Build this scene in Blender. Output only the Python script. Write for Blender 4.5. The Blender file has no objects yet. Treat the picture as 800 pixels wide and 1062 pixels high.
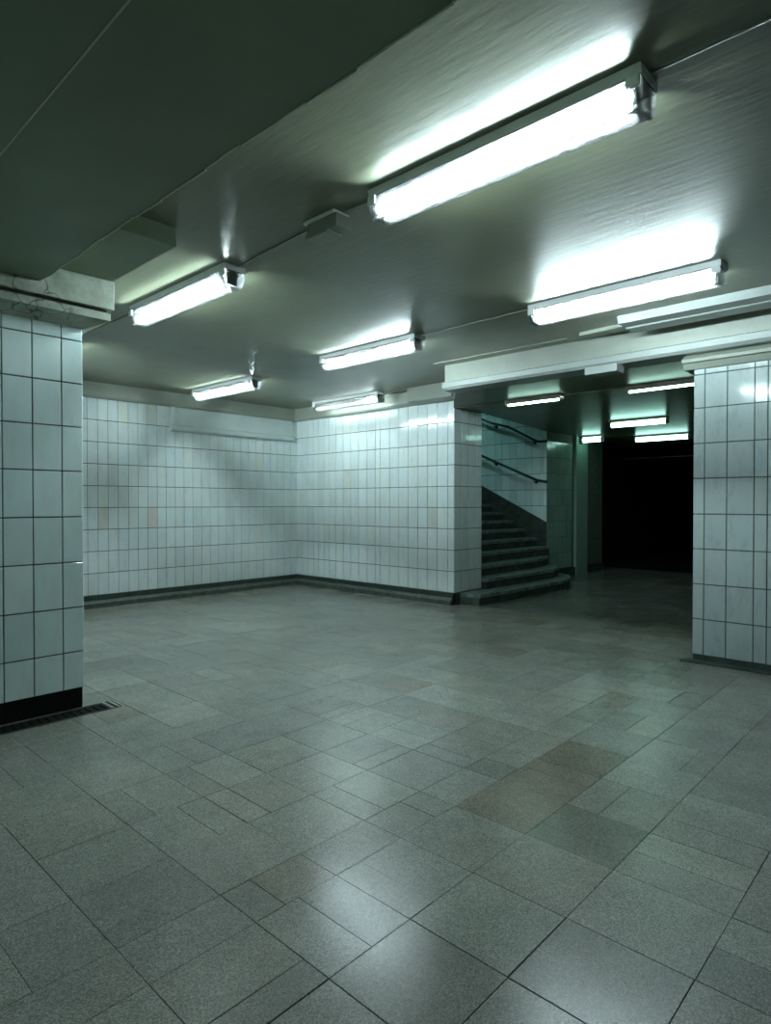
import bpy, math, random
from mathutils import Matrix, Vector

random.seed(11)
S = bpy.context.scene
COL = S.collection

# ---------------------------------------------------------------- camera
FPX, IW, IH, HORIZON = 655.0, 800.0, 1062.0, 522.0
cam_d = bpy.data.cameras.new('camera')
cam = bpy.data.objects.new('camera', cam_d)
COL.objects.link(cam)
cam_d.sensor_fit = 'VERTICAL'
cam_d.sensor_height = 36.0
cam_d.lens = FPX / IH * 36.0
cam_d.clip_start = 0.05
YAW = math.atan2(0.6818, 0.7315)
PITCH = math.atan2(IH / 2 - HORIZON, FPX)
cam.location = (0, 0, 1.3)
cam.rotation_euler = (math.pi / 2 - PITCH, 0, YAW)
S.camera = cam

# ---------------------------------------------------------------- world, exposure
w = bpy.data.worlds.new('world')
S.world = w
w.use_nodes = True
w.node_tree.nodes['Background'].inputs[0].default_value = (0.0, 0.0, 0.0, 1)
w.node_tree.nodes['Background'].inputs[1].default_value = 0.0
S.view_settings.view_transform = 'Standard'
S.view_settings.look = 'None'
S.view_settings.gamma = 1.0
S.view_settings.use_curve_mapping = False
S.view_settings.exposure = 0.0
S.cycles.sample_clamp_indirect = 6.0
S.cycles.max_bounces = 8
S.cycles.caustics_reflective = False
S.cycles.caustics_refractive = False

TUBE = 218.0           # radiance of the hall tubes
TUBE_PASSAGE = 17.0     # old, dim tubes of the passage
TUBE_STAIR = 230.0       # tube over the upper flight

# ---------------------------------------------------------------- materials
def new_mat(name):
    m = bpy.data.materials.new(name)
    m.use_nodes = True
    nt = m.node_tree
    return m, nt, nt.nodes['Principled BSDF']

def N(nt, t, **kw):
    n = nt.nodes.new(t)
    for k, v in kw.items():
        setattr(n, k, v)
    return n

def noise(nt, scale, detail=4, rough=0.55, coord='Object', vec=None, stretch=None):
    tx = N(nt, 'ShaderNodeTexNoise')
    tx.inputs['Scale'].default_value = scale
    tx.inputs['Detail'].default_value = detail
    tx.inputs['Roughness'].default_value = rough
    if vec is None:
        if coord == 'World':
            g = N(nt, 'ShaderNodeNewGeometry'); vec = g.outputs['Position']
        else:
            g = N(nt, 'ShaderNodeTexCoord'); vec = g.outputs[coord]
    if stretch:
        mp = N(nt, 'ShaderNodeMapping')
        mp.inputs['Scale'].default_value = stretch
        nt.links.new(vec, mp.inputs[0]); vec = mp.outputs[0]
    nt.links.new(vec, tx.inputs['Vector'])
    return tx.outputs['Fac']

def ramp(nt, fac, stops):
    r = N(nt, 'ShaderNodeValToRGB')
    e = r.color_ramp.elements
    while len(e) < len(stops):
        e.new(0.5)
    for i, (p, c) in enumerate(stops):
        e[i].position = p
        e[i].color = (c[0], c[1], c[2], 1) if hasattr(c, '__len__') else (c, c, c, 1)
    nt.links.new(fac, r.inputs[0])
    return r.outputs[0]

def mixc(nt, a, b, fac, mode='MIX'):
    m = N(nt, 'ShaderNodeMix', data_type='RGBA', blend_type=mode)
    if isinstance(fac, (int, float)):
        m.inputs[0].default_value = fac
    else:
        nt.links.new(fac, m.inputs[0])
    for s, v in ((6, a), (7, b)):
        if hasattr(v, 'links'):
            nt.links.new(v, m.inputs[s])
        else:
            m.inputs[s].default_value = (v[0], v[1], v[2], 1)
    return m.outputs[2]

def bump(nt, bs, h, strength, dist=0.01):
    b = N(nt, 'ShaderNodeBump')
    b.inputs['Strength'].default_value = strength
    b.inputs['Distance'].default_value = dist
    nt.links.new(h, b.inputs['Height'])
    nt.links.new(b.outputs[0], bs.inputs['Normal'])

def simple(name, col, rough=0.5, metal=0.0, var=0.15, scale=6.0, bmp=0.0, bscale=40.0, spec=0.5):
    m, nt, bs = new_mat(name)
    f = noise(nt, scale, 5, 0.6, 'World')
    lo = [c * (1 - var) for c in col]; hi = [min(1, c * (1 + var)) for c in col]
    nt.links.new(ramp(nt, f, [(0.3, lo), (0.7, hi)]), bs.inputs['Base Color'])
    bs.inputs['Roughness'].default_value = rough
    bs.inputs['Metallic'].default_value = metal
    bs.inputs['Specular IOR Level'].default_value = spec
    if bmp:
        bump(nt, bs, noise(nt, bscale, 4, 0.6, 'World'), bmp, 0.005)
    return m

def emit(name, col, strength):
    m, nt, bs = new_mat(name)
    nt.nodes.remove(bs)
    e = N(nt, 'ShaderNodeEmission')
    e.inputs[0].default_value = (*col, 1)
    e.inputs[1].default_value = strength
    nt.links.new(e.outputs[0], nt.nodes['Material Output'].inputs[0])
    return m

def make_tile_mat(name, base, rough, dirt=0.35):
    """glazed wall tile; the tile's own shade comes from the object colour / tint attribute"""
    m, nt, bs = new_mat(name)
    oi = N(nt, 'ShaderNodeObjectInfo')
    streak = noise(nt, 11.0, 6, 0.7, 'World', stretch=(1, 1, 0.4))
    c = ramp(nt, streak, [(0.28, [b * (1 - dirt * 0.35) for b in base]), (0.5, base), (0.8, [min(1, b * 1.05) for b in base])])
    fine = noise(nt, 42.0, 5, 0.7, 'World')
    c = mixc(nt, c, (0.16, 0.19, 0.14), ramp(nt, fine, [(0.68, 0.0), (0.82, dirt)]))
    c = mixc(nt, c, oi.outputs['Color'], 1.0, 'MULTIPLY')
    nt.links.new(c, bs.inputs['Base Color'])
    rr = ramp(nt, noise(nt, 9.0, 4, 0.6, 'World'), [(0.3, rough * 0.7), (0.7, rough * 1.6)])
    nt.links.new(rr, bs.inputs['Roughness'])
    bump(nt, bs, noise(nt, 9.0, 3, 0.5, 'World'), 0.10, 0.006)
    return m

def make_floor_mat():
    m, nt, bs = new_mat('terrazzo')
    at = N(nt, 'ShaderNodeAttribute', attribute_name='tint')
    vo = N(nt, 'ShaderNodeTexVoronoi')
    g = N(nt, 'ShaderNodeNewGeometry')
    vo.inputs['Scale'].default_value = 330
    nt.links.new(g.outputs['Position'], vo.inputs['Vector'])
    bw = N(nt, 'ShaderNodeRGBToBW'); nt.links.new(vo.outputs['Color'], bw.inputs[0])
    sp = ramp(nt, bw.outputs[0], [(0.15, (0.115, 0.115, 0.10)), (0.5, (0.205, 0.21, 0.188)), (0.85, (0.33, 0.335, 0.305))])
    big = noise(nt, 1.1, 5, 0.6, 'World')
    c = mixc(nt, sp, ramp(nt, big, [(0.3, (0.78, 0.80, 0.78)), (0.7, (1.1, 1.08, 1.04))]), 1.0, 'MULTIPLY')
    sm = noise(nt, 7.0, 7, 0.72, 'World')
    c = mixc(nt, c, ramp(nt, sm, [(0.35, (1.06, 1.05, 1.03)), (0.72, (0.78, 0.80, 0.78))]), 1.0, 'MULTIPLY')
    scr = noise(nt, 26.0, 6, 0.75, 'World', stretch=(1, 0.25, 1))
    c = mixc(nt, c, ramp(nt, scr, [(0.60, (1.0, 1.0, 1.0)), (0.78, (0.62, 0.64, 0.62))]), 1.0, 'MULTIPLY')
    c = mixc(nt, c, at.outputs['Color'], 1.0, 'MULTIPLY')
    nt.links.new(c, bs.inputs['Base Color'])
    r = ramp(nt, noise(nt, 4.0, 6, 0.7, 'World'), [(0.3, 0.20), (0.7, 0.262)])
    nt.links.new(r, bs.inputs['Roughness'])
    bump(nt, bs, noise(nt, 60, 4, 0.6, 'World'), 0.12, 0.004)
    bs.inputs['Specular IOR Level'].default_value = 0.8
    return m

def make_paint(name, col, rough, streak=0.35, spec=0.5, bdist=0.003, aniso=0.0):
    """glossy oil paint rolled over plaster, with wavy brush relief"""
    m, nt, bs = new_mat(name)
    f = noise(nt, 1.6, 5, 0.6, 'World')
    nt.links.new(ramp(nt, f, [(0.3, [c * 0.86 for c in col]), (0.7, [c * 1.12 for c in col])]), bs.inputs['Base Color'])
    nt.links.new(ramp(nt, noise(nt, 3.0, 4, 0.6, 'World'), [(0.3, rough * 0.93), (0.7, rough * 1.08)]), bs.inputs['Roughness'])
    bs.inputs['Specular IOR Level'].default_value = spec
    bs.inputs['Anisotropic'].default_value = aniso
    tv = N(nt, 'ShaderNodeCombineXYZ'); tv.inputs[0].default_value = 1.0
    nt.links.new(tv.outputs[0], bs.inputs['Tangent'])
    bump(nt, bs, noise(nt, 14.0, 4, 0.6, 'World', stretch=(0.3, 1.8, 1)), streak, bdist)
    return m

def make_diffuser():
    m, nt, bs = new_mat('clear_ribbed_plastic')
    nt.nodes.remove(bs)
    tr = N(nt, 'ShaderNodeBsdfTransparent'); tr.inputs[0].default_value = (0.95, 0.98, 0.98, 1)
    tl = N(nt, 'ShaderNodeBsdfTranslucent'); tl.inputs[0].default_value = (0.9, 0.95, 0.95, 1)
    gl = N(nt, 'ShaderNodeBsdfGlossy'); gl.inputs['Roughness'].default_value = 0.15
    a = N(nt, 'ShaderNodeMixShader'); a.inputs[0].default_value = 0.06
    nt.links.new(tr.outputs[0], a.inputs[1]); nt.links.new(tl.outputs[0], a.inputs[2])
    fr = N(nt, 'ShaderNodeFresnel'); fr.inputs[0].default_value = 1.4
    b = N(nt, 'ShaderNodeMixShader')
    nt.links.new(fr.outputs[0], b.inputs[0])
    nt.links.new(a.outputs[0], b.inputs[1]); nt.links.new(gl.outputs[0], b.inputs[2])
    nt.links.new(b.outputs[0], nt.nodes['Material Output'].inputs[0])
    return m

M = {}
M['tile'] = make_tile_mat('white_glazed_tile', (0.70, 0.775, 0.77), 0.08)
M['tile_pillar'] = make_tile_mat('lightened_glazed_tile', (0.74, 0.88, 0.86), 0.08, 0.25)  # tile colour lightened to stand in for brighter light on the left pillar
M['tile_right'] = make_tile_mat('shaded_glazed_tile', (0.38, 0.445, 0.44), 0.09, 0.6)  # right pillar's tile with shade put into its colour, plus dirt
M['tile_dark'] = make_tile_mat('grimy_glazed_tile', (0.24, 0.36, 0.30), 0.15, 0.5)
M['grout'] = simple('grout', (0.085, 0.105, 0.08), 0.9, var=0.35, scale=20, bmp=0.3)
M['joint'] = simple('floor_joint', (0.035, 0.04, 0.034), 0.9, var=0.4, scale=12)
M['terrazzo'] = make_floor_mat()
M['ceiling'] = make_paint('olive_ceiling_paint', (0.138, 0.150, 0.098), 0.335, 0.5, spec=0.85, bdist=0.004, aniso=0.55)
cb = M['ceiling'].node_tree.nodes['Principled BSDF']
cb.inputs['Coat Weight'].default_value = 0.12
cb.inputs['Coat Roughness'].default_value = 0.33
M['soffit'] = make_paint('olive_soffit_paint', (0.15, 0.20, 0.12), 0.45, 0.2)
M['low_ceiling'] = make_paint('dull_passage_ceiling_paint', (0.115, 0.135, 0.085), 0.30, 0.2, spec=0.4)
M['cornice'] = make_paint('cream_plaster_paint', (0.29, 0.315, 0.265), 0.45, 0.3)
M['cornice_lt'] = make_paint('pale_trim_paint', (0.28, 0.31, 0.29), 0.4, 0.3)
M['bead'] = simple('worn_lit_edge_plaster', (0.50, 0.54, 0.44), 0.6)  # pale for worn paint and for light caught along the soffit edge
def make_cracked():
    m, nt, bs = new_mat('cracked_plaster')
    g = N(nt, 'ShaderNodeNewGeometry')
    wob = N(nt, 'ShaderNodeTexNoise'); wob.inputs['Scale'].default_value = 9
    nt.links.new(g.outputs['Position'], wob.inputs['Vector'])
    vm = N(nt, 'ShaderNodeVectorMath', operation='MULTIPLY_ADD')
    nt.links.new(wob.outputs['Color'], vm.inputs[0]); vm.inputs[1].default_value = (0.12, 0.12, 0.12)
    nt.links.new(g.outputs['Position'], vm.inputs[2])
    vo = N(nt, 'ShaderNodeTexVoronoi', feature='DISTANCE_TO_EDGE'); vo.inputs['Scale'].default_value = 7
    nt.links.new(vm.outputs[0], vo.inputs['Vector'])
    crack = ramp(nt, vo.outputs['Distance'], [(0.0, 1.0), (0.035, 0.0)])
    mask = ramp(nt, noise(nt, 2.2, 3, 0.5, 'World'), [(0.40, 0.0), (0.50, 1.0)])
    cm = mixc(nt, crack, mask, 1.0, 'MULTIPLY')
    base = ramp(nt, noise(nt, 8, 6, 0.7, 'World'), [(0.3, (0.20, 0.23, 0.18)), (0.65, (0.38, 0.41, 0.34))])
    nt.links.new(mixc(nt, base, (0.05, 0.05, 0.035), cm), bs.inputs['Base Color'])
    bs.inputs['Roughness'].default_value = 0.45
    bump(nt, bs, noise(nt, 20, 5, 0.6, 'World'), 0.3, 0.006)
    return m
M['cracked'] = make_cracked()
M['base'] = simple('dark_green_stone', (0.030, 0.048, 0.038), 0.5, var=0.4, scale=9, bmp=0.3)
M['base_ledge'] = simple('lightened_green_stone', (0.055, 0.072, 0.06), 0.45, var=0.5, scale=14, bmp=0.4)  # skirting foot, lighter than the base to paint in the light it catches
M['black'] = simple('matt_black', (0.006, 0.007, 0.006), 0.8, spec=0.15)  # near-black for the drain and the left pillar's plinth
M['void'] = simple('painted_darkness', (0.004, 0.005, 0.004), 0.95, spec=0.1)  # near-black colour stands in for the lack of light in the far passage
M['white_metal'] = simple('white_enamel', (0.84, 0.86, 0.85), 0.35, var=0.06)
M['pink'] = simple('pinkish_reflector', (0.62, 0.50, 0.47), 0.4, var=0.08)
M['gasket'] = simple('dark_gasket', (0.05, 0.045, 0.04), 0.7)
M['grey_plastic'] = simple('grey_lamp_plastic', (0.30, 0.34, 0.32), 0.4, var=0.15)
M['box_grey'] = simple('grey_green_box_paint', (0.27, 0.30, 0.25), 0.45, var=0.15)
M['diffuser'] = make_diffuser()
M['tube'] = emit('lit_tube', (0.83, 1.0, 1.05), TUBE)
M['tube_old'] = emit('ageing_lit_tube', (0.82, 1.0, 0.99), TUBE*0.25)
M['tube_opal'] = emit('opal_lit_tube', (0.50, 1.0, 0.84), TUBE_PASSAGE*0.45)
M['tube_passage'] = emit('dim_lit_tube', (0.58, 1.0, 0.84), TUBE_PASSAGE)
M['tube_stair'] = emit('stair_lit_tube', (0.48, 1.0, 1.0), TUBE_STAIR)
M['panel_white'] = make_paint('gloss_white_panel', (0.55, 0.62, 0.60), 0.16, 0.2)
M['cap'] = simple('metal_cap', (0.45, 0.45, 0.43), 0.35, 0.8)
M['rail'] = simple('black_painted_steel', (0.02, 0.024, 0.022), 0.35, 0.3)
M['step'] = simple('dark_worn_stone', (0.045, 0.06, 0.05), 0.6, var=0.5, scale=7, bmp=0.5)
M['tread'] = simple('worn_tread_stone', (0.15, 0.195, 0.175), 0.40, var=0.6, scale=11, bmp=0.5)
M['steel'] = simple('grate_steel', (0.28, 0.30, 0.28), 0.4, 0.7, var=0.3)
M['rust'] = simple('dark_grate_iron', (0.02, 0.022, 0.018), 0.6, 0.4, var=0.4)

# ---------------------------------------------------------------- mesh helpers
class MB:
    def __init__(s):
        s.v = []; s.f = []
    def box(s, x0, x1, y0, y1, z0, z1):
        i = len(s.v)
        s.v += [(x0,y0,z0),(x1,y0,z0),(x1,y1,z0),(x0,y1,z0),(x0,y0,z1),(x1,y0,z1),(x1,y1,z1),(x0,y1,z1)]
        s.f += [tuple(i+k for k in q) for q in ((0,3,2,1),(4,5,6,7),(0,1,5,4),(1,2,6,5),(2,3,7,6),(3,0,4,7))]
        return s
    def prism(s, poly, z0, z1):
        """plan polygon (counter-clockwise) raised from z0 to z1"""
        i = len(s.v); n = len(poly)
        s.v += [(x, y, z0) for x, y in poly] + [(x, y, z1) for x, y in poly]
        s.f += [tuple(i+n-1-k for k in range(n)), tuple(i+n+k for k in range(n))]
        for k in range(n):
            j = (k+1) % n
            s.f.append((i+k, i+j, i+n+j, i+n+k))
        return s
    def extrude_x(s, prof, x0, x1):
        """profile of (y, z) points swept along x"""
        i = len(s.v); n = len(prof)
        s.v += [(x0, y, z) for y, z in prof] + [(x1, y, z) for y, z in prof]
        s.f += [tuple(i+n-1-k for k in range(n)), tuple(i+n+k for k in range(n))]
        for k in range(n):
            j = (k+1) % n
            s.f.append((i+k, i+j, i+n+j, i+n+k))
        return s
    def extrude_y(s, prof, y0, y1):
        i = len(s.v); n = len(prof)
        s.v += [(x, y0, z) for x, z in prof] + [(x, y1, z) for x, z in prof]
        s.f += [tuple(i+k for k in range(n)), tuple(i+2*n-1-k for k in range(n))]
        for k in range(n):
            j = (k+1) % n
            s.f.append((i+j, i+k, i+n+k, i+n+j))
        return s
    def tube(s, pts, r, n=10):
        pts = [Vector(p) for p in pts]
        i = len(s.v)
        for k, p in enumerate(pts):
            if k == 0: t = pts[1]-pts[0]
            elif k == len(pts)-1: t = pts[-1]-pts[-2]
            else: t = (pts[k+1]-pts[k]).normalized() + (pts[k]-pts[k-1]).normalized()
            t.normalize()
            a = Vector((0,0,1)) if abs(t.z) < 0.9 else Vector((1,0,0))
            u = t.cross(a).normalized(); v = u.cross(t).normalized()
            for q in range(n):
                an = 2*math.pi*q/n
                s.v.append(tuple(p + u*r*math.cos(an) + v*r*math.sin(an)))
        for k in range(len(pts)-1):
            for q in range(n):
                q2 = (q+1) % n
                s.f.append((i+k*n+q, i+k*n+q2, i+(k+1)*n+q2, i+(k+1)*n+q))
        s.f.append(tuple(i+n-1-q for q in range(n)))
        e = i+(len(pts)-1)*n
        s.f.append(tuple(e+q for q in range(n)))
        return s
    def mesh(s, name, mat, smooth=False):
        me = bpy.data.meshes.new(name)
        me.from_pydata(s.v, [], s.f)
        me.validate()
        me.materials.append(M[mat] if isinstance(mat, str) else mat)
        import bmesh
        bm = bmesh.new(); bm.from_mesh(me)
        bmesh.ops.recalc_face_normals(bm, faces=bm.faces)
        bm.to_mesh(me); bm.free()
        if smooth:
            for p in me.polygons: p.use_smooth = True
        return me
    def build(s, name, mat, parent=None, smooth=False, bevel=0.0):
        me = s.mesh(name, mat, smooth)
        o = bpy.data.objects.new(name, me)
        COL.objects.link(o)
        if bevel:
            b = o.modifiers.new('bevel', 'BEVEL'); b.width = bevel; b.segments = 2; b.limit_method = 'ANGLE'
        if parent is not None:
            adopt(o, parent)
        return o

def adopt(o, parent):
    """make o a child and keep the world coordinates of its mesh"""
    o.parent = parent
    if parent.type == 'EMPTY':
        o.matrix_parent_inverse = Matrix.Translation(-parent.location)

def struct(o):
    o['kind'] = 'structure'
    return o

def thing(name, loc, label, cat, group=None):
    o = bpy.data.objects.new(name, None)
    o.empty_display_size = 0.1
    COL.objects.link(o); o.location = loc
    o['label'] = label; o['category'] = cat
    if group: o['group'] = group
    return o

def tag(o, label, cat, group=None):
    o['label'] = label; o['category'] = cat
    if group: o['group'] = group
    return o

_tc = {}
def tile_mesh(wd, ht, th, mat):
    k = (round(wd, 3), round(ht, 3), th, mat)
    if k in _tc: return _tc[k]
    a, b, c = wd/2, ht/2, 0.0014
    v = [(-a,-b,0),(a,-b,0),(a,b,0),(-a,b,0),(-a,-b,th-c),(a,-b,th-c),(a,b,th-c),(-a,b,th-c),
         (-a+c,-b+c,th),(a-c,-b+c,th),(a-c,b-c,th),(-a+c,b-c,th)]
    f = [(8,9,10,11)]
    for p in (0, 4):
        for i in range(4):
            j = (i+1) % 4
            f.append((p+i, p+j, p+4+j, p+4+i))
    me = bpy.data.meshes.new('tile'); me.from_pydata(v, [], f)
    me.materials.append(M[mat])
    _tc[k] = me
    return me

AX = {'+X': ((0,1,0),(0,0,1),(1,0,0)), '-X': ((0,-1,0),(0,0,1),(-1,0,0)),
      '+Y': ((-1,0,0),(0,0,1),(0,1,0)), '-Y': ((1,0,0),(0,0,1),(0,-1,0))}

def tile_wall(parent, facing, plane, cols, rows, mat, gh=0.006, gv=0.004, th=0.008, var=0.10, warm=0.02, keep=None, special=()):
    """every tile of a wall face as a child of the wall; cols / rows are joint positions"""
    u, vv, n = [Vector(a) for a in AX[facing]]
    off = Vector((0,0,0))
    if parent.type == 'EMPTY': off = parent.location
    cnt = 0
    for ci in range(len(cols)-1):
        c0, c1 = sorted((cols[ci], cols[ci+1]))
        for ri in range(len(rows)-1):
            r0, r1 = rows[ri], rows[ri+1]
            cc, rc = (c0+c1)/2, (r0+r1)/2
            if keep and not keep(cc, rc, c0, c1, r0, r1): continue
            me = tile_mesh(c1-c0-gv, r1-r0-gh, th, mat)
            o = bpy.data.objects.new('tile', me)
            COL.objects.link(o)
            p = Vector((plane, cc, rc)) if facing[1] == 'X' else Vector((cc, plane, rc))
            R = Matrix((u, vv, n)).transposed().to_4x4()
            tl = Matrix.Rotation(random.gauss(0, 0.0045), 4, 'X') @ Matrix.Rotation(random.gauss(0, 0.0045), 4, 'Y')
            o.parent = parent
            o.matrix_local = Matrix.Translation(p - off) @ R @ tl
            s = 1 + random.gauss(0, var*0.5)
            s = max(1-1.6*var, min(1.06, s))
            hue = random.gauss(0, 0.012)
            col = [s*(1+hue), s, s*(1-hue), 1]
            if random.random() < warm: col = [s*0.98, s*0.94, s*0.88, 1]
            if (ci, ri) in special: col = [0.98, 0.87, 0.79, 1]
            o.color = col
            cnt += 1
    return cnt

# ---------------------------------------------------------------- key planes
XL, YB = -8.02, 6.5           # tiled walls at the back (left one faces +X, other faces -Y)
CEIL, SOFF, LOW = 2.80, 2.60, 2.52
XR, Y0 = 3.2, -2.6            # walls behind the photographer
YS = 5.5                      # front face of the downstand beam
YV = 12.5                     # end of the lit passage

# ---------------------------------------------------------------- floor
floor = struct(MB().box(XL-0.3, XR, Y0, 19.0, -0.25, -0.012).build('floor', 'joint'))
xs = [-0.545, -0.925, -1.28, -1.62, -1.82, -2.153, -2.488]
k = 0
while xs[-1] > XL:
    k += 1
    xs.append(xs[-1] - (0.205 if k % 5 == 3 else 0.343))
xs = xs[::-1]
while xs[-1] < XR: xs.append(xs[-1] + 0.36)
ys = [0.80, 1.147, 1.485, 1.825, 2.18]
while ys[-1] < 18.9: ys.append(ys[-1] + 0.345)
ys = [0.80 - 0.345*i for i in range(10, 0, -1)] + ys

def sub_rect(r, c):
    x0, x1, y0, y1 = r; a0, a1, b0, b1 = c
    if a1 <= x0 or a0 >= x1 or b1 <= y0 or b0 >= y1: return [r]
    out = []
    if a0 > x0: out.append((x0, a0, y0, y1))
    if a1 < x1: out.append((a1, x1, y0, y1))
    m0, m1 = max(x0, a0), min(x1, a1)
    if b0 > y0: out.append((m0, m1, y0, b0))
    if b1 < y1: out.append((m0, m1, b1, y1))
    return [q for q in out if q[1]-q[0] > 0.02 and q[3]-q[2] > 0.02]

GRATE = (-4.155, -3.985, 0.35, 1.80)
cells = []
used = set()
for i in range(len(xs)-1):
    for j in range(len(ys)-1):
        if (i, j) in used: continue
        x0, x1, y0, y1 = xs[i], xs[i+1], ys[j], ys[j+1]
        q = random.random()
        far = y0 > 2.3 or x0 < -2.6
        if q < 0.10 and j+2 < len(ys) and (i, j+1) not in used and far:
            used.add((i, j+1)); y1 = ys[j+2]; rs = [(x0, x1, y0, y1)]
        elif q < 0.30:
            t = random.choice((0.5, 0.5, 0.62, 0.35)); ym = y0 + t*(y1-y0)
            rs = [(x0, x1, y0, ym), (x0, x1, ym, y1)]
        elif q < 0.44 and x1-x0 > 0.25:
            t = random.choice((0.5, 0.4, 0.68)); xm = x0 + t*(x1-x0)
            rs = [(x0, xm, y0, y1), (xm, x1, y0, y1)]
        else:
            rs = [(x0, x1, y0, y1)]
        for r in rs: cells += sub_rect(r, GRATE)

def tint_for(cx, cy):
    s = max(0.66, min(1.22, random.gauss(1.0, 0.075)))
    c = [s*(1+random.gauss(0, 0.012)), s, s*(1+random.gauss(0, 0.015))]
    if -1.62 < cx < -1.28 and 2.15 < cy < 3.25: c = [0.76*s, 0.68*s, 0.62*s]
    elif -1.28 < cx < -0.92 and 2.15 < cy < 2.6: c = [0.66*s, 0.70*s, 0.66*s]
    elif random.random() < 0.04: c = [0.90*s, 0.85*s, 0.79*s]
    if cy > 6.5:
        g = 0.80                      # darker paving of the passage
        c = [c[0]*g, c[1]*g, c[2]*g]
    return c

CXv, CYv = (0.7315, 0.6818), (-0.6818, 0.7315)
def in_view(cx, cy):
    d = cx*CYv[0] + cy*CYv[1]; r = cx*CXv[0] + cy*CXv[1]
    if d < 0.9: return None
    px, py = 400 + FPX*r/d, HORIZON + FPX*1.3/d
    return d if -60 < px < 860 and py < 1140 else None

def floor_piece(b, tints, r):
    x0, x1, y0, y1 = r
    gp = random.choice((0.0007, 0.001, 0.0014, 0.0022))
    x0 += gp; x1 -= gp; y0 += gp; y1 -= gp
    c = 0.0003
    z = random.gauss(-0.0012, 0.0003); z = min(z, 0.0)
    tx, ty = random.gauss(0, 0.0013), random.gauss(0, 0.0013)
    mx, my = (x0+x1)/2, (y0+y1)/2
    def zz(x, y, dz): return min(z + dz + tx*(x-mx) + ty*(y-my), 0.0008)
    i = len(b.v)
    P = ((x0,y0),(x1,y0),(x1,y1),(x0,y1))
    Q = ((x0+c,y0+c),(x1-c,y0+c),(x1-c,y1-c),(x0+c,y1-c))
    b.v += [(x, y, -0.0125) for x, y in P] + [(x, y, zz(x, y, -c)) for x, y in P] + [(x, y, zz(x, y, 0)) for x, y in Q]
    b.f.append((i+8, i+9, i+10, i+11))
    for p in (0, 4):
        for a in range(4):
            e = (a+1) % 4
            b.f.append((i+p+a, i+p+e, i+p+4+e, i+p+4+a))
    t = tint_for(mx, my)
    tints += [t]*9

def floor_obj(name, rects):
    b = MB(); t = []
    for r in rects: floor_piece(b, t, r)
    me = bpy.data.meshes.new(name); me.from_pydata(b.v, [], b.f)
    me.materials.append(M['terrazzo'])
    a = me.attributes.new('tint', 'FLOAT_COLOR', 'FACE')
    for k, c in enumerate(t): a.data[k].color = (*c, 1)
    o = bpy.data.objects.new(name, me); COL.objects.link(o); o.parent = floor
    return o

seen = sorted([(in_view((r[0]+r[1])/2, (r[2]+r[3])/2) or 1e9, r) for r in cells])
near = [r for d, r in seen[:300] if d < 1e8]
rest = [r for d, r in seen[len(near):]]
for r in near: floor_obj('floor_tile', [r])
fo = floor_obj('far_floor_tiles', rest)
fo['kind'] = 'stuff'

# ---------------------------------------------------------------- ceilings
ceil = struct(MB().box(XL-0.3, XR, 1.33, YB, CEIL, 3.1).build('ceiling', 'ceiling'))
soff = struct(MB().box(XL-0.3, XR, Y0, 1.335, SOFF, 3.1).build('ceiling_soffit', 'soffit'))
b = MB()
for i in range(60):            # hand-trowelled arris of the soffit, slightly wavy
    x0 = -4.0 + i*0.12; x1 = x0 + 0.12
    dy = 0.004*math.sin(i*0.7) + 0.003*math.sin(i*1.9)
    b.box(x0, x1, 1.330 + dy, 1.337 + dy, SOFF-0.004, SOFF+0.02)
b.build('arris', 'bead', soff)
MB().box(-8.0, XR, 0.752, 0.758, SOFF-0.0025, SOFF+0.002).build('paint_seam', 'bead', soff)
MB().box(-4.26, -2.72, 5.335, 5.345, CEIL-0.004, CEIL+0.001).build('paint_seam', 'bead', ceil)
struct(MB().box(-4.0, -3.2, 1.33, 1.76, 2.70, CEIL+0.05).build('trim_1', 'soffit', bevel=0.004))
lowc = struct(MB().prism([(-4.26, 5.7), (XR, 5.7), (XR, 19.0), (-5.75, 19.0), (-5.75, 9.72), (-5.31, 9.72), (-4.87, 7.1), (-4.87, 6.5)], LOW, 3.1).build('ceiling_passage', 'low_ceiling'))

# downstand beam between hall and passage
beam = struct(MB().extrude_x([(YS, 2.60), (YS+0.22, 2.60), (YS+0.22, 2.86), (YS, 2.86)], -4.24, XR).build('trim_2', 'cornice'))
MB().extrude_x([(YS-0.035, 2.555), (YS-0.01, 2.53), (YS+0.22, LOW), (YS+0.22, 2.601), (YS-0.005, 2.601), (YS-0.02, 2.615), (YS-0.035, 2.605)], -4.25, XR).build('beam_lip', 'cornice_lt', beam)
struct(MB().box(-5.42, -4.70, 6.22, 6.52, 2.615, CEIL+0.02).build('trim_3', 'cornice', bevel=0.01))

# ---------------------------------------------------------------- walls
wl = struct(MB().box(XL-0.3, XL-0.008, Y0, YB+0.3, -0.1, 3.0).build('wall_left', 'grout'))
rows_b = [0.150 + 0.274*i for i in range(10)]
cols_l = []
y = YB + 0.006
while y > 2.05:
    cols_l.append(y); y -= random.choice((0.128, 0.132, 0.136, 0.133))
cols_l = cols_l[:34]
sp = {(c, 3) for c in range(len(cols_l)-1) if abs((cols_l[c]+cols_l[c+1])/2 - 3.34) < 0.066} | {(c, 3) for c in range(len(cols_l)-1) if abs((cols_l[c]+cols_l[c+1])/2 - 3.99) < 0.066}
tile_wall(wl, '+X', XL-0.008, cols_l, rows_b, 'tile', gh=0.0085, gv=0.005, var=0.07, special=sp)
# the rest of that wall, behind the pillar
b = MB()
y = cols_l[-1]
while y > Y0:
    for r in range(9):
        b.box(XL-0.008, XL, y-0.130, y-0.0045, rows_b[r]+0.004, rows_b[r+1]-0.004)
    y -= 0.1325
o = b.build('hidden_tiles', 'tile', wl); o['kind'] = 'stuff'

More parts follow.
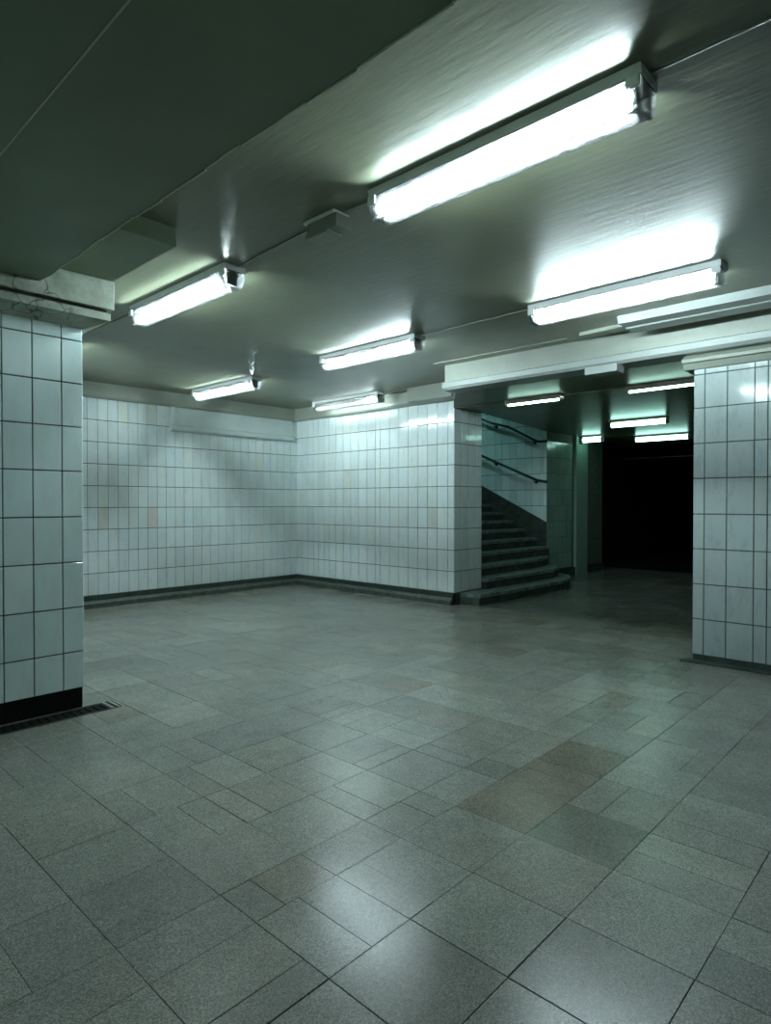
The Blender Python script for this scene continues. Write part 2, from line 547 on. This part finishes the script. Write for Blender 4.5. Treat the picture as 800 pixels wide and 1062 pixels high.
wb = struct(MB().box(XL-0.3, -4.868, YB+0.008, 7.12, -0.1, 4.9).build('wall_back', 'grout'))
cols_b = [XL-0.004, -7.88, -7.74, -7.61, -7.484, -7.36, -7.237, -7.093, -6.929, -6.765, -6.6, -6.425, -6.255, -6.161, -5.982, -5.808, -5.639, -5.464, -5.299, -5.134, -4.961, -4.86]
tile_wall(wb, '-Y', YB+0.008, cols_b, rows_b, 'tile', gh=0.0085, gv=0.0065, var=0.07)
tile_wall(wb, '+X', -4.868, [6.5, 6.66, 6.82, 6.985, 7.12], rows_b[:-1] + [2.515], 'tile', gh=0.0085, gv=0.013, var=0.07)
MB().box(-4.874, -4.855, 6.494, 6.506, 2.35, 2.515).build('corner_tile', 'white_metal', wb)

# cornice along the tops of both tiled walls
struct(MB().extrude_y([(XL-0.05, 2.615), (XL+0.05, 2.615), (XL+0.07, 2.64), (XL+0.07, CEIL+0.02), (XL-0.05, CEIL+0.02)], Y0, YB).build('trim_4', 'cornice'))
struct(MB().extrude_x([(YB+0.05, 2.615), (YB-0.08, 2.615), (YB-0.10, 2.64), (YB-0.10, CEIL+0.02), (YB+0.05, CEIL+0.02)], XL, -5.40).build('trim_5', 'cornice'))
# stone skirting; light on its projecting foot is put into the colour
bl = struct(MB().box(XL-0.01, XL+0.012, Y0, YB, 0.0, 0.148).build('baseboard_left', 'base'))
MB().extrude_y([(XL, 0.0), (XL+0.075, 0.0), (XL+0.07, 0.055), (XL+0.03, 0.085), (XL, 0.09)], Y0, YB).build('skirting_foot', 'base_ledge', bl)
bb = struct(MB().box(XL, -4.85, YB-0.012, YB+0.012, 0.0, 0.148).build('baseboard_back', 'base'))
MB().extrude_x([(YB, 0.0), (YB-0.075, 0.0), (YB-0.07, 0.055), (YB-0.03, 0.085), (YB, 0.09)], XL, -4.86).build('skirting_foot', 'base_ledge', bb)
MB().box(-4.872, -4.85, YB-0.012, 7.12, 0.0, 0.148).build('skirting_return', 'base', bb)

# walls out of the frame that close the hall
struct(MB().box(XR, XR+0.2, Y0, 19.0, -0.1, 3.1).build('wall_right', 'tile_pillar'))
struct(MB().box(XL-0.3, XR+0.2, Y0-0.2, Y0, -0.1, 3.1).build('wall_rear', 'tile_pillar'))

# ---------------------------------------------------------------- stairwell shell
ws = struct(MB().box(-9.6, -5.31, 9.708, 11.9, -0.1, 4.9).build('wall_stair', 'grout'))
cols_s = [-5.305, -5.366, -5.425, -5.59, -5.718, -5.893, -6.033, -6.195, -6.336, -6.521, -6.69, -6.86, -7.03, -7.2]
rows_s = [0.43 + 0.2755*i for i in range(13)]
STL = lambda x: 0.985 + 0.49*(-5.31 - x)     # top of the stair skirting
tile_wall(ws, '-Y', 9.708, cols_s, rows_s, 'tile_pillar', gh=0.008, gv=0.006, var=0.12,
          keep=lambda cc, rc, c0, c1, r0, r1: r1 > STL(c1) + 0.02)
sk = MB()
sk.v = [(-5.305, 9.690, 0.0), (-5.305, 9.690, STL(-5.305)), (-8.4, 9.690, STL(-8.4)), (-8.4, 9.690, 0.0),
        (-5.305, 9.710, 0.0), (-5.305, 9.710, STL(-5.305)), (-8.4, 9.710, STL(-8.4)), (-8.4, 9.710, 0.0)]
sk.f = [(0,1,2,3), (7,6,5,4), (0,4,5,1), (1,5,6,2), (2,6,7,3)]
struct(sk.build('baseboard_stair', 'step'))
# pier beside the stairs, tiled, then the door jamb of the dark passage
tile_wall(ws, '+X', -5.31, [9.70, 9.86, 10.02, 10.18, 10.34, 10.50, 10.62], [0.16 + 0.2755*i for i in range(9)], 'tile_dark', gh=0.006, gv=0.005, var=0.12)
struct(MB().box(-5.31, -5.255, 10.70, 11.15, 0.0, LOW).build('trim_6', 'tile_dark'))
struct(MB().box(-5.33, -5.27, 9.72, 11.9, 0.0, 0.15).build('baseboard_passage', 'base'))
struct(MB().box(-9.8, -9.6, 7.0, 10.0, -0.1, 4.9).build('wall_landing', 'tile_pillar'))
struct(MB().box(-9.8, -4.6, 7.0, 10.0, 4.9, 5.1).build('ceiling_stair', 'soffit'))
struct(MB().prism([(-4.87, 7.1), (-4.7, 7.1), (-5.14, 9.72), (-5.31, 9.72)], 3.1, 4.95).build('wall_upper', 'soffit'))

# unlit passage beyond, its darkness painted onto walls, floor and ceiling sheets
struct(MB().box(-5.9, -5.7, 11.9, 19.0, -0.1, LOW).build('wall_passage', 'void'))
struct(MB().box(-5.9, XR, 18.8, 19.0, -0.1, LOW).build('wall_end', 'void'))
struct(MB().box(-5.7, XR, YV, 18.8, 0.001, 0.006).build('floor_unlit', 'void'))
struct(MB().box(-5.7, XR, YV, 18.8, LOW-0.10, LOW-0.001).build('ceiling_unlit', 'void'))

# ---------------------------------------------------------------- pillars
def pillar(name, x0, x1, y0, y1, rows, top, colsX, colsY, label, base_h, inset, faces, mat):
    p = thing(name, ((x0+x1)/2, (y0+y1)/2, 0), label, 'pillar')
    t = 0.008
    MB().box(x0+t, x1-t, y0+t, y1-t, rows[0], top).build('core', 'grout', p)
    MB().box(x0+inset, x1-inset, y0+inset, y1-inset, 0.0, rows[0]).build('plinth', 'black' if base_h > 0.1 else 'base', p)
    for f in faces:
        pl = {'+X': x1-t, '-X': x0+t, '+Y': y1-t, '-Y': y0+t}[f]
        tile_wall(p, f, pl, colsY if f[1] == 'X' else colsX, rows, mat, gh=0.008, gv=0.007, var=0.05, warm=0.0)
    return p

rows_lp = [0.127, 0.361, 0.642, 0.929, 1.215, 1.502, 1.781, 2.055, 2.324, 2.415]
LPY = [1.63, 1.503, 1.336, 1.173, 1.01, 0.845, 0.68, 0.515, 0.35]
LPX = [-4.15, -4.30, -4.46, -4.62, -4.78, -4.86]
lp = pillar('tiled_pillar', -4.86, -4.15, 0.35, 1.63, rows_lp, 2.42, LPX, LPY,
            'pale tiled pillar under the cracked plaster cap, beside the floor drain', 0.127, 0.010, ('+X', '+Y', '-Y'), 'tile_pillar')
cp = MB().box(-4.95, -4.0, 0.25, 1.335, 2.522, SOFF+0.003)
cp.box(-4.95, -4.0, 1.33, 1.77, 2.522, 2.702)
cp.build('capital_block', 'cracked', lp, bevel=0.003)
MB().box(-4.93, -4.035, 0.27, 1.735, 2.500, 2.524).build('capital_groove', 'gasket', lp)
# moulding: frustum ring from the tiles out to the cap
mo = MB()
a = [(-4.87, 0.34), (-4.14, 0.34), (-4.14, 1.64), (-4.87, 1.64)]
c2 = [(-4.94, 0.26), (-4.02, 0.26), (-4.02, 1.755), (-4.94, 1.755)]
mo.v = [(x, y, 2.405) for x, y in a] + [(x, y, 2.455) for x, y in c2] + [(x, y, 2.502) for x, y in c2]
mo.f = [(3,2,1,0), (8,9,10,11)] + [(i, (i+1) % 4, 4+(i+1) % 4, 4+i) for i in range(4)] + [(4+i, 4+(i+1) % 4, 8+(i+1) % 4, 8+i) for i in range(4)]
mo.build('capital_moulding', 'cracked', lp)

rows_rp = [0.055, 0.349, 0.637, 0.926, 1.212, 1.505, 1.791, 2.08, 2.353, 2.40]
RPX = [-1.697, -1.612, -1.446, -1.252, -1.161, -0.98, -0.80, -0.62, -0.45]
RPY = [5.55, 5.70, 5.86, 6.02, 6.18, 6.34]
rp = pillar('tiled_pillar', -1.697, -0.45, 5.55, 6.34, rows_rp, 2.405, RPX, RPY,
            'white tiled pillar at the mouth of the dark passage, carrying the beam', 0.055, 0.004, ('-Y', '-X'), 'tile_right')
MB().extrude_x([(5.57, 2.40), (5.535, 2.40), (5.50, 2.445), (5.475, 2.45), (5.47, 2.475), (5.57, 2.53), (6.34, 2.53), (6.34, 2.40)], -1.77, -0.40).build('capital', 'cornice', rp)
MB().prism([(-1.765, 5.455), (-1.3, 5.47), (-0.9, 5.45), (-0.42, 5.47), (-0.42, 5.57), (-1.74, 5.57)], 0.0, 0.012).build('foot_mortar', 'base', rp)

# ---------------------------------------------------------------- floor drain beside the pillar
g = thing('floor_drain', (-4.07, 1.07, 0), 'dark iron slotted drain grating along the foot of the cracked pillar', 'drain')
MB().box(-4.152, -3.988, 0.352, 1.798, -0.0118, -0.009).build('drain_bed', 'black', g)
for y in [0.40 + 0.047*i for i in range(29)]:
    MB().box(-4.135, -4.005, y, y+0.018, -0.009, -0.002).build('bar', 'black', g)
MB().box(-4.004, -3.990, 0.356, 1.795, -0.009, 0.0).build('frame_side', 'rust', g)
MB().box(-4.15, -3.99, 1.735, 1.755, -0.009, 0.001).build('frame_end', 'steel', g)
MB().box(-4.14, -3.99, 1.775, 1.792, -0.009, 0.001).build('frame_end', 'steel', g)

# ---------------------------------------------------------------- fluorescent lamps
def lamp_meshes():
    L = 0.65
    d = {}
    prof = [(-0.072, -0.0395), (-0.072, -0.080), (-0.046, -0.136), (0.046, -0.136), (0.072, -0.080), (0.072, -0.0395)]
    inn = [(0.0685, -0.0395), (0.0685, -0.0792), (0.0442, -0.1325), (-0.0442, -0.1325), (-0.0685, -0.0792), (-0.0685, -0.0395)]
    d['tray'] = (MB().extrude_x([(-0.080, -0.001), (-0.080, -0.004), (-0.071, -0.036), (0.071, -0.036), (0.080, -0.004), (0.080, -0.001)], -L, L).mesh('tray', 'white_metal'), None)
    d['gasket'] = (MB().box(-L+0.004, L-0.004, -0.0735, 0.0735, -0.0395, -0.036).mesh('gasket', 'gasket'), None)
    d['reflector'] = (MB().extrude_x([(-0.058, -0.0395), (-0.058, -0.050), (-0.02, -0.060), (0.02, -0.060), (0.058, -0.050), (0.058, -0.0395)], -0.60, 0.60).mesh('reflector', 'pink'), None)
    d['diffuser'] = (MB().extrude_x(prof + inn, -0.628, 0.628).mesh('diffuser', 'diffuser'), None)
    for i, s in enumerate((-1, 1)):
        b = MB().extrude_x([(y*1.04, z*1.02 if z < -0.05 else z) for y, z in prof], min(s*0.628, s*0.645), max(s*0.628, s*0.645))
        d['end_cap%d' % i] = (b.mesh('end_cap', 'diffuser'), None)
        b = MB().box(min(s*0.612, s*0.624), max(s*0.612, s*0.624), -0.045, 0.03, -0.120, -0.042)
        d['lamp_holder%d' % i] = (b.mesh('lamp_holder', 'grey_plastic'), None)
        b = MB().box(min(s*0.60, s*0.645), max(s*0.60, s*0.645), -0.086, -0.0725, -0.078, -0.038)
        d['clip%d' % i] = (b.mesh('clip', 'white_metal'), None)
    for i, yy in enumerate((-0.012,)):
        d['tube%d' % i] = (MB().tube([(-0.598, yy, -0.099), (0.598, yy, -0.099)], 0.019, 12).mesh('tube', 'tube', True), None)
        for q, s in enumerate((-1, 1)):
            d['tube_cap%d%d' % (i, q)] = (MB().tube([(s*0.598, yy, -0.099), (s*0.612, yy, -0.099)], 0.0195, 12).mesh('tube_cap', 'cap', True), 'tube%d' % i)
    return d

LM = lamp_meshes()
def hall_lamp(x, y, z, label, stretch=1.0, tube=None):
    t = thing('fluorescent_lamp', (x, y, z), label, 'lamp', 'fluorescent lamps on the ceiling')
    made = {}
    for k, (me, par) in LM.items():
        if tube and k == 'tube0':
            me = me.copy(); me.materials[0] = M[tube]
        o = bpy.data.objects.new(me.name.split('.')[0], me)
        COL.objects.link(o)
        o.parent = made[par] if par else t
        made[k] = o
    t.scale.x = stretch
    return t

hall_lamp(-1.49, 2.25, CEIL, 'largest lit fluorescent lamp, nearest in the foreground of the ceiling')
hall_lamp(-4.07, 2.28, CEIL, 'lit fluorescent lamp left of the small grey ceiling box, near the cracked plaster cap')
hall_lamp(-6.70, 2.28, CEIL, 'lit fluorescent lamp almost hidden behind the left tiled pillar')
hall_lamp(-1.82, 4.33, CEIL, 'lit fluorescent lamp on the right, just before the long white ceiling duct', 1.03)
hall_lamp(-4.26, 4.34, CEIL, 'lit fluorescent lamp in the middle of the ceiling', 0.97)
hall_lamp(-6.92, 4.46, CEIL, 'lit fluorescent lamp nearest the left tiled wall and its white panel', 1.03)
hall_lamp(-6.52, 6.20, CEIL, 'lit fluorescent lamp close against the top of the back tiled wall', 1.03, 'tube_old')

def batten(x, y, z, ln, label, opal=0.0):
    t = thing('batten_lamp', (x, y, z), label, 'lamp', 'tube lamps of the passage')
    h = ln/2
    if opal:       # fat opal tube on a shallow base
        r = opal; zt = -0.03 - r
        parts = [('base', MB().extrude_x([(-0.05, 0), (-0.045, -0.03), (0.045, -0.03), (0.05, 0)], -h, h), 'pink'),
                 ('tube', MB().tube([(-h+0.03, 0, zt), (h-0.03, 0, zt)], r, 14), 'tube_opal')]
    else:          # bare tube half sunk in a trough
        r = 0.016; zt = -0.050
        parts = [('trough', MB().extrude_x([(-0.05, 0), (-0.036, -0.047), (-0.033, -0.047), (-0.036, -0.02), (0.036, -0.02), (0.033, -0.047), (0.036, -0.047), (0.05, 0)], -h, h), 'pink'),
                 ('tube', MB().tube([(-h+0.03, 0, zt), (h-0.03, 0, zt)], r, 10), 'tube_passage')]
    for sg in (-1, 1):
        parts.append(('socket', MB().tube([(sg*h, 0, zt), (sg*(h-0.03), 0, zt)], r*1.05, 10), 'grey_plastic'))
    for nm, b, mt in parts:
        o = bpy.data.objects.new(nm, b.mesh(nm, mt, nm == 'tube')); COL.objects.link(o); o.parent = t
    return t
batten(-3.74, 6.52, LOW, 0.72, 'thin lit tube lamp on the dark passage ceiling in front of the stairs')
batten(-2.26, 6.60, LOW, 0.85, 'thin lit tube lamp on the passage ceiling half hidden by the right pillar')
batten(-3.55, 9.15, LOW, 0.84, 'lit tube lamp with a bright ceiling reflection, midway down the passage', 0.036)
batten(-4.05, 11.50, LOW, 0.95, 'farthest lit tube lamp, just above the black opening beside the right pillar', 0.04)
batten(-5.03, 10.85, LOW, 0.40, 'short lit tube lamp beside the door jamb left of the black opening', 0.045)
hall_lamp(-7.6, 8.5, 4.9, 'fluorescent lamp over the upper flight of the stairs', 1.0, 'tube_stair')

# ---------------------------------------------------------------- cables, boxes, ducts
def cable(pts, label, r=0.005):
    o = MB().tube(pts, r, 6).build('cable', 'box_grey', None, True)
    return tag(o, label, 'cable')
cable([(-0.835, 2.25, CEIL-0.005), (XR, 2.25, CEIL-0.005)], 'thin painted cable running right from the largest lamp')
cable([(-3.415, 2.30, CEIL-0.005), (-2.62, 2.25, CEIL-0.005)], 'thin painted cable between the left lamp and the small ceiling box')
cable([(-2.36, 2.24, CEIL-0.005), (-2.15, 2.25, CEIL-0.005)], 'short painted cable between the small ceiling box and the largest lamp')
cable([(-3.62, 4.35, CEIL-0.005), (-2.495, 4.33, CEIL-0.005)], 'thin painted cable between the middle lamp and the right lamp')
cable([(-6.04, 2.28, CEIL-0.005), (-4.73, 2.29, CEIL-0.005)], 'thin painted cable behind the left pillar leading to the left lamp')
cable([(-5.84, 6.22, CEIL-0.012), (-5.43, 6.26, CEIL-0.012)], 'short cable from the back wall lamp to the plaster block', 0.009)
cable([(-4.80, 6.47, LOW-0.006), (-4.11, 6.51, LOW-0.006)], 'dark cable along the passage ceiling left of the tube lamp', 0.006)
cable([(-3.37, 6.53, LOW-0.006), (-2.70, 6.60, LOW-0.006)], 'dark cable joining the two front tube lamps of the passage', 0.006)

jb = thing('junction_box', (-2.50, 2.24, CEIL), 'small grey-green junction box on the ceiling left of the largest lamp', 'junction box')
for nm, bb_, mt in (('backplate', MB().box(-0.135, 0.105, -0.06, 0.055, -0.016, 0.0), 'white_metal'),
                    ('body', MB().box(-0.115, 0.115, -0.05, 0.05, -0.085, -0.016), 'box_grey'),
                    ('lid', MB().box(-0.12, 0.05, -0.054, 0.054, -0.097, -0.070), 'box_grey')):
    o = bb_.build(nm, mt, None, bevel=0.004); o.parent = jb

du = thing('ceiling_duct', (-0.8, 5.12, CEIL), 'long white cable duct on the ceiling beside the right lamp', 'duct')
MB().extrude_x([(4.99, CEIL), (5.01, 2.742), (5.30, 2.735), (5.31, CEIL)], -2.11, XR).build('duct_body', 'cornice_lt', du)
MB().extrude_x([(5.14, 2.745), (5.15, 2.728), (5.30, 2.724), (5.31, 2.745)], -2.10, XR).build('duct_cover', 'cornice_lt', du)
MB().prism([(-2.55, 5.235), (-2.11, 5.20), (-2.11, 5.29), (-2.55, 5.255)], CEIL-0.03, CEIL).build('duct_spur', 'cornice', du)

o = MB().prism([(-2.60, 5.44), (-2.30, 5.44), (-2.30, 5.60), (-2.52, 5.60)], 2.462, 2.532).build('cable_box', 'cornice_lt', None, bevel=0.006)
tag(o, 'small pale plastered box under the lip of the beam', 'box')

pn = thing('wall_panel', (XL+0.03, 5.35, 2.28), 'white glossy boxed panel along the top of the left tiled wall', 'panel')
MB().box(XL, XL+0.035, 4.30, 6.40, 2.36, 2.612).build('panel_face', 'panel_white', pn, bevel=0.004)
MB().extrude_y([(XL, 2.285), (XL+0.05, 2.285), (XL+0.075, 2.305), (XL+0.075, 2.355), (XL+0.045, 2.37), (XL, 2.37)], 4.30, 6.40).build('panel_ledge', 'panel_white', pn)

# ---------------------------------------------------------------- staircase
st = thing('staircase', (-4.9, 8.3, 0), 'dark worn stone stairs with chipped curved lower steps beside the tiled wall end', 'stairs')
RI, TR = 0.143, 0.23
def jag(pts, amp):
    out = []
    for i in range(len(pts)-1):
        (xa, ya), (xb, yb) = pts[i], pts[i+1]
        n = max(1, int(math.hypot(xb-xa, yb-ya)/0.14))
        for q in range(n):
            t = q/n
            out.append((xa+(xb-xa)*t + random.gauss(0, amp), ya+(yb-ya)*t + (0 if q == 0 and i == 0 else random.gauss(0, amp))))
    out.append(pts[-1])
    return out
for k in range(17):
    z1 = RI*(k+1); z0 = z1 - RI if k else 0.0
    xf = -4.54 - TR*k
    if k == 0:   fr = [(-4.64, 6.62), (-4.56, 6.66), (-4.52, 7.1), (-4.49, 8.1), (-4.50, 8.8), (-4.58, 9.15), (-4.76, 9.47), (-5.02, 9.66), (-5.25, 9.69)]
    elif k == 1: fr = [(xf, 7.13), (-4.74, 8.2), (-4.74, 8.9), (-4.84, 9.25), (-5.02, 9.52), (-5.25, 9.64)]
    elif k == 2: fr = [(xf, 7.13), (-5.0, 8.8), (-5.04, 9.2), (-5.14, 9.50), (-5.25, 9.60)]
    else:        fr = [(xf, 7.13), (xf, 9.685)]
    back = xf - TR - 0.06
    ins = 0.022
    bx = min(-5.25, back) if k < 3 else back
    fj = jag(fr, 0.005)
    tail = [(bx, fr[-1][1]), (bx, 7.13)]
    if k == 0: tail = [(bx, 9.69), (bx, 7.13), (-4.85, 7.13), (-4.85, 6.62)]
    body = [(x-ins, y) for x, y in fj] + tail
    so = MB().prism(body, z0, z1-0.045).build('step', 'step', st)
    MB().prism(fj + tail, z1-0.045, z1).build('tread', 'tread', so)

def handrail(pts, label, brackets):
    t = thing('handrail', pts[0], label, 'handrail')
    MB().tube(pts, 0.022, 10).build('rail', 'rail', t, True)
    for (x, y, z) in brackets:
        MB().tube([(x, 9.70, z-0.05), (x, y, z-0.05), (x, y, z)], 0.008, 6).build('bracket', 'rail', t, True)
        MB().tube([(x, 9.701, z-0.05), (x, 9.690, z-0.05)], 0.03, 10).build('wall_plate', 'rail', t, True)
yr = 9.62
handrail([(-5.25, yr, 1.66), (-5.42, yr, 1.69), (-5.48, yr, 1.71), (-7.2, yr, 2.43)], 'lower black steel handrail on the stair wall',
         [(-5.50, yr, 1.715), (-6.3, yr, 2.053)])
handrail([(-5.25, yr, 2.345), (-5.40, yr, 2.345), (-5.48, yr, 2.37), (-6.02, yr, 2.65), (-6.35, yr, 2.74), (-7.2, yr, 3.10)], 'upper dark rail on the stair wall just under the ceiling',
         [(-5.52, yr, 2.39), (-6.3, yr, 2.726)])

# conduit inside the dark passage
tag(MB().box(-6.0+0.3, -3.2, 13.9, 13.96, 2.27, 2.30).build('pipe', 'base_ledge'), 'faint thin pipe across the top of the black passage', 'pipe')
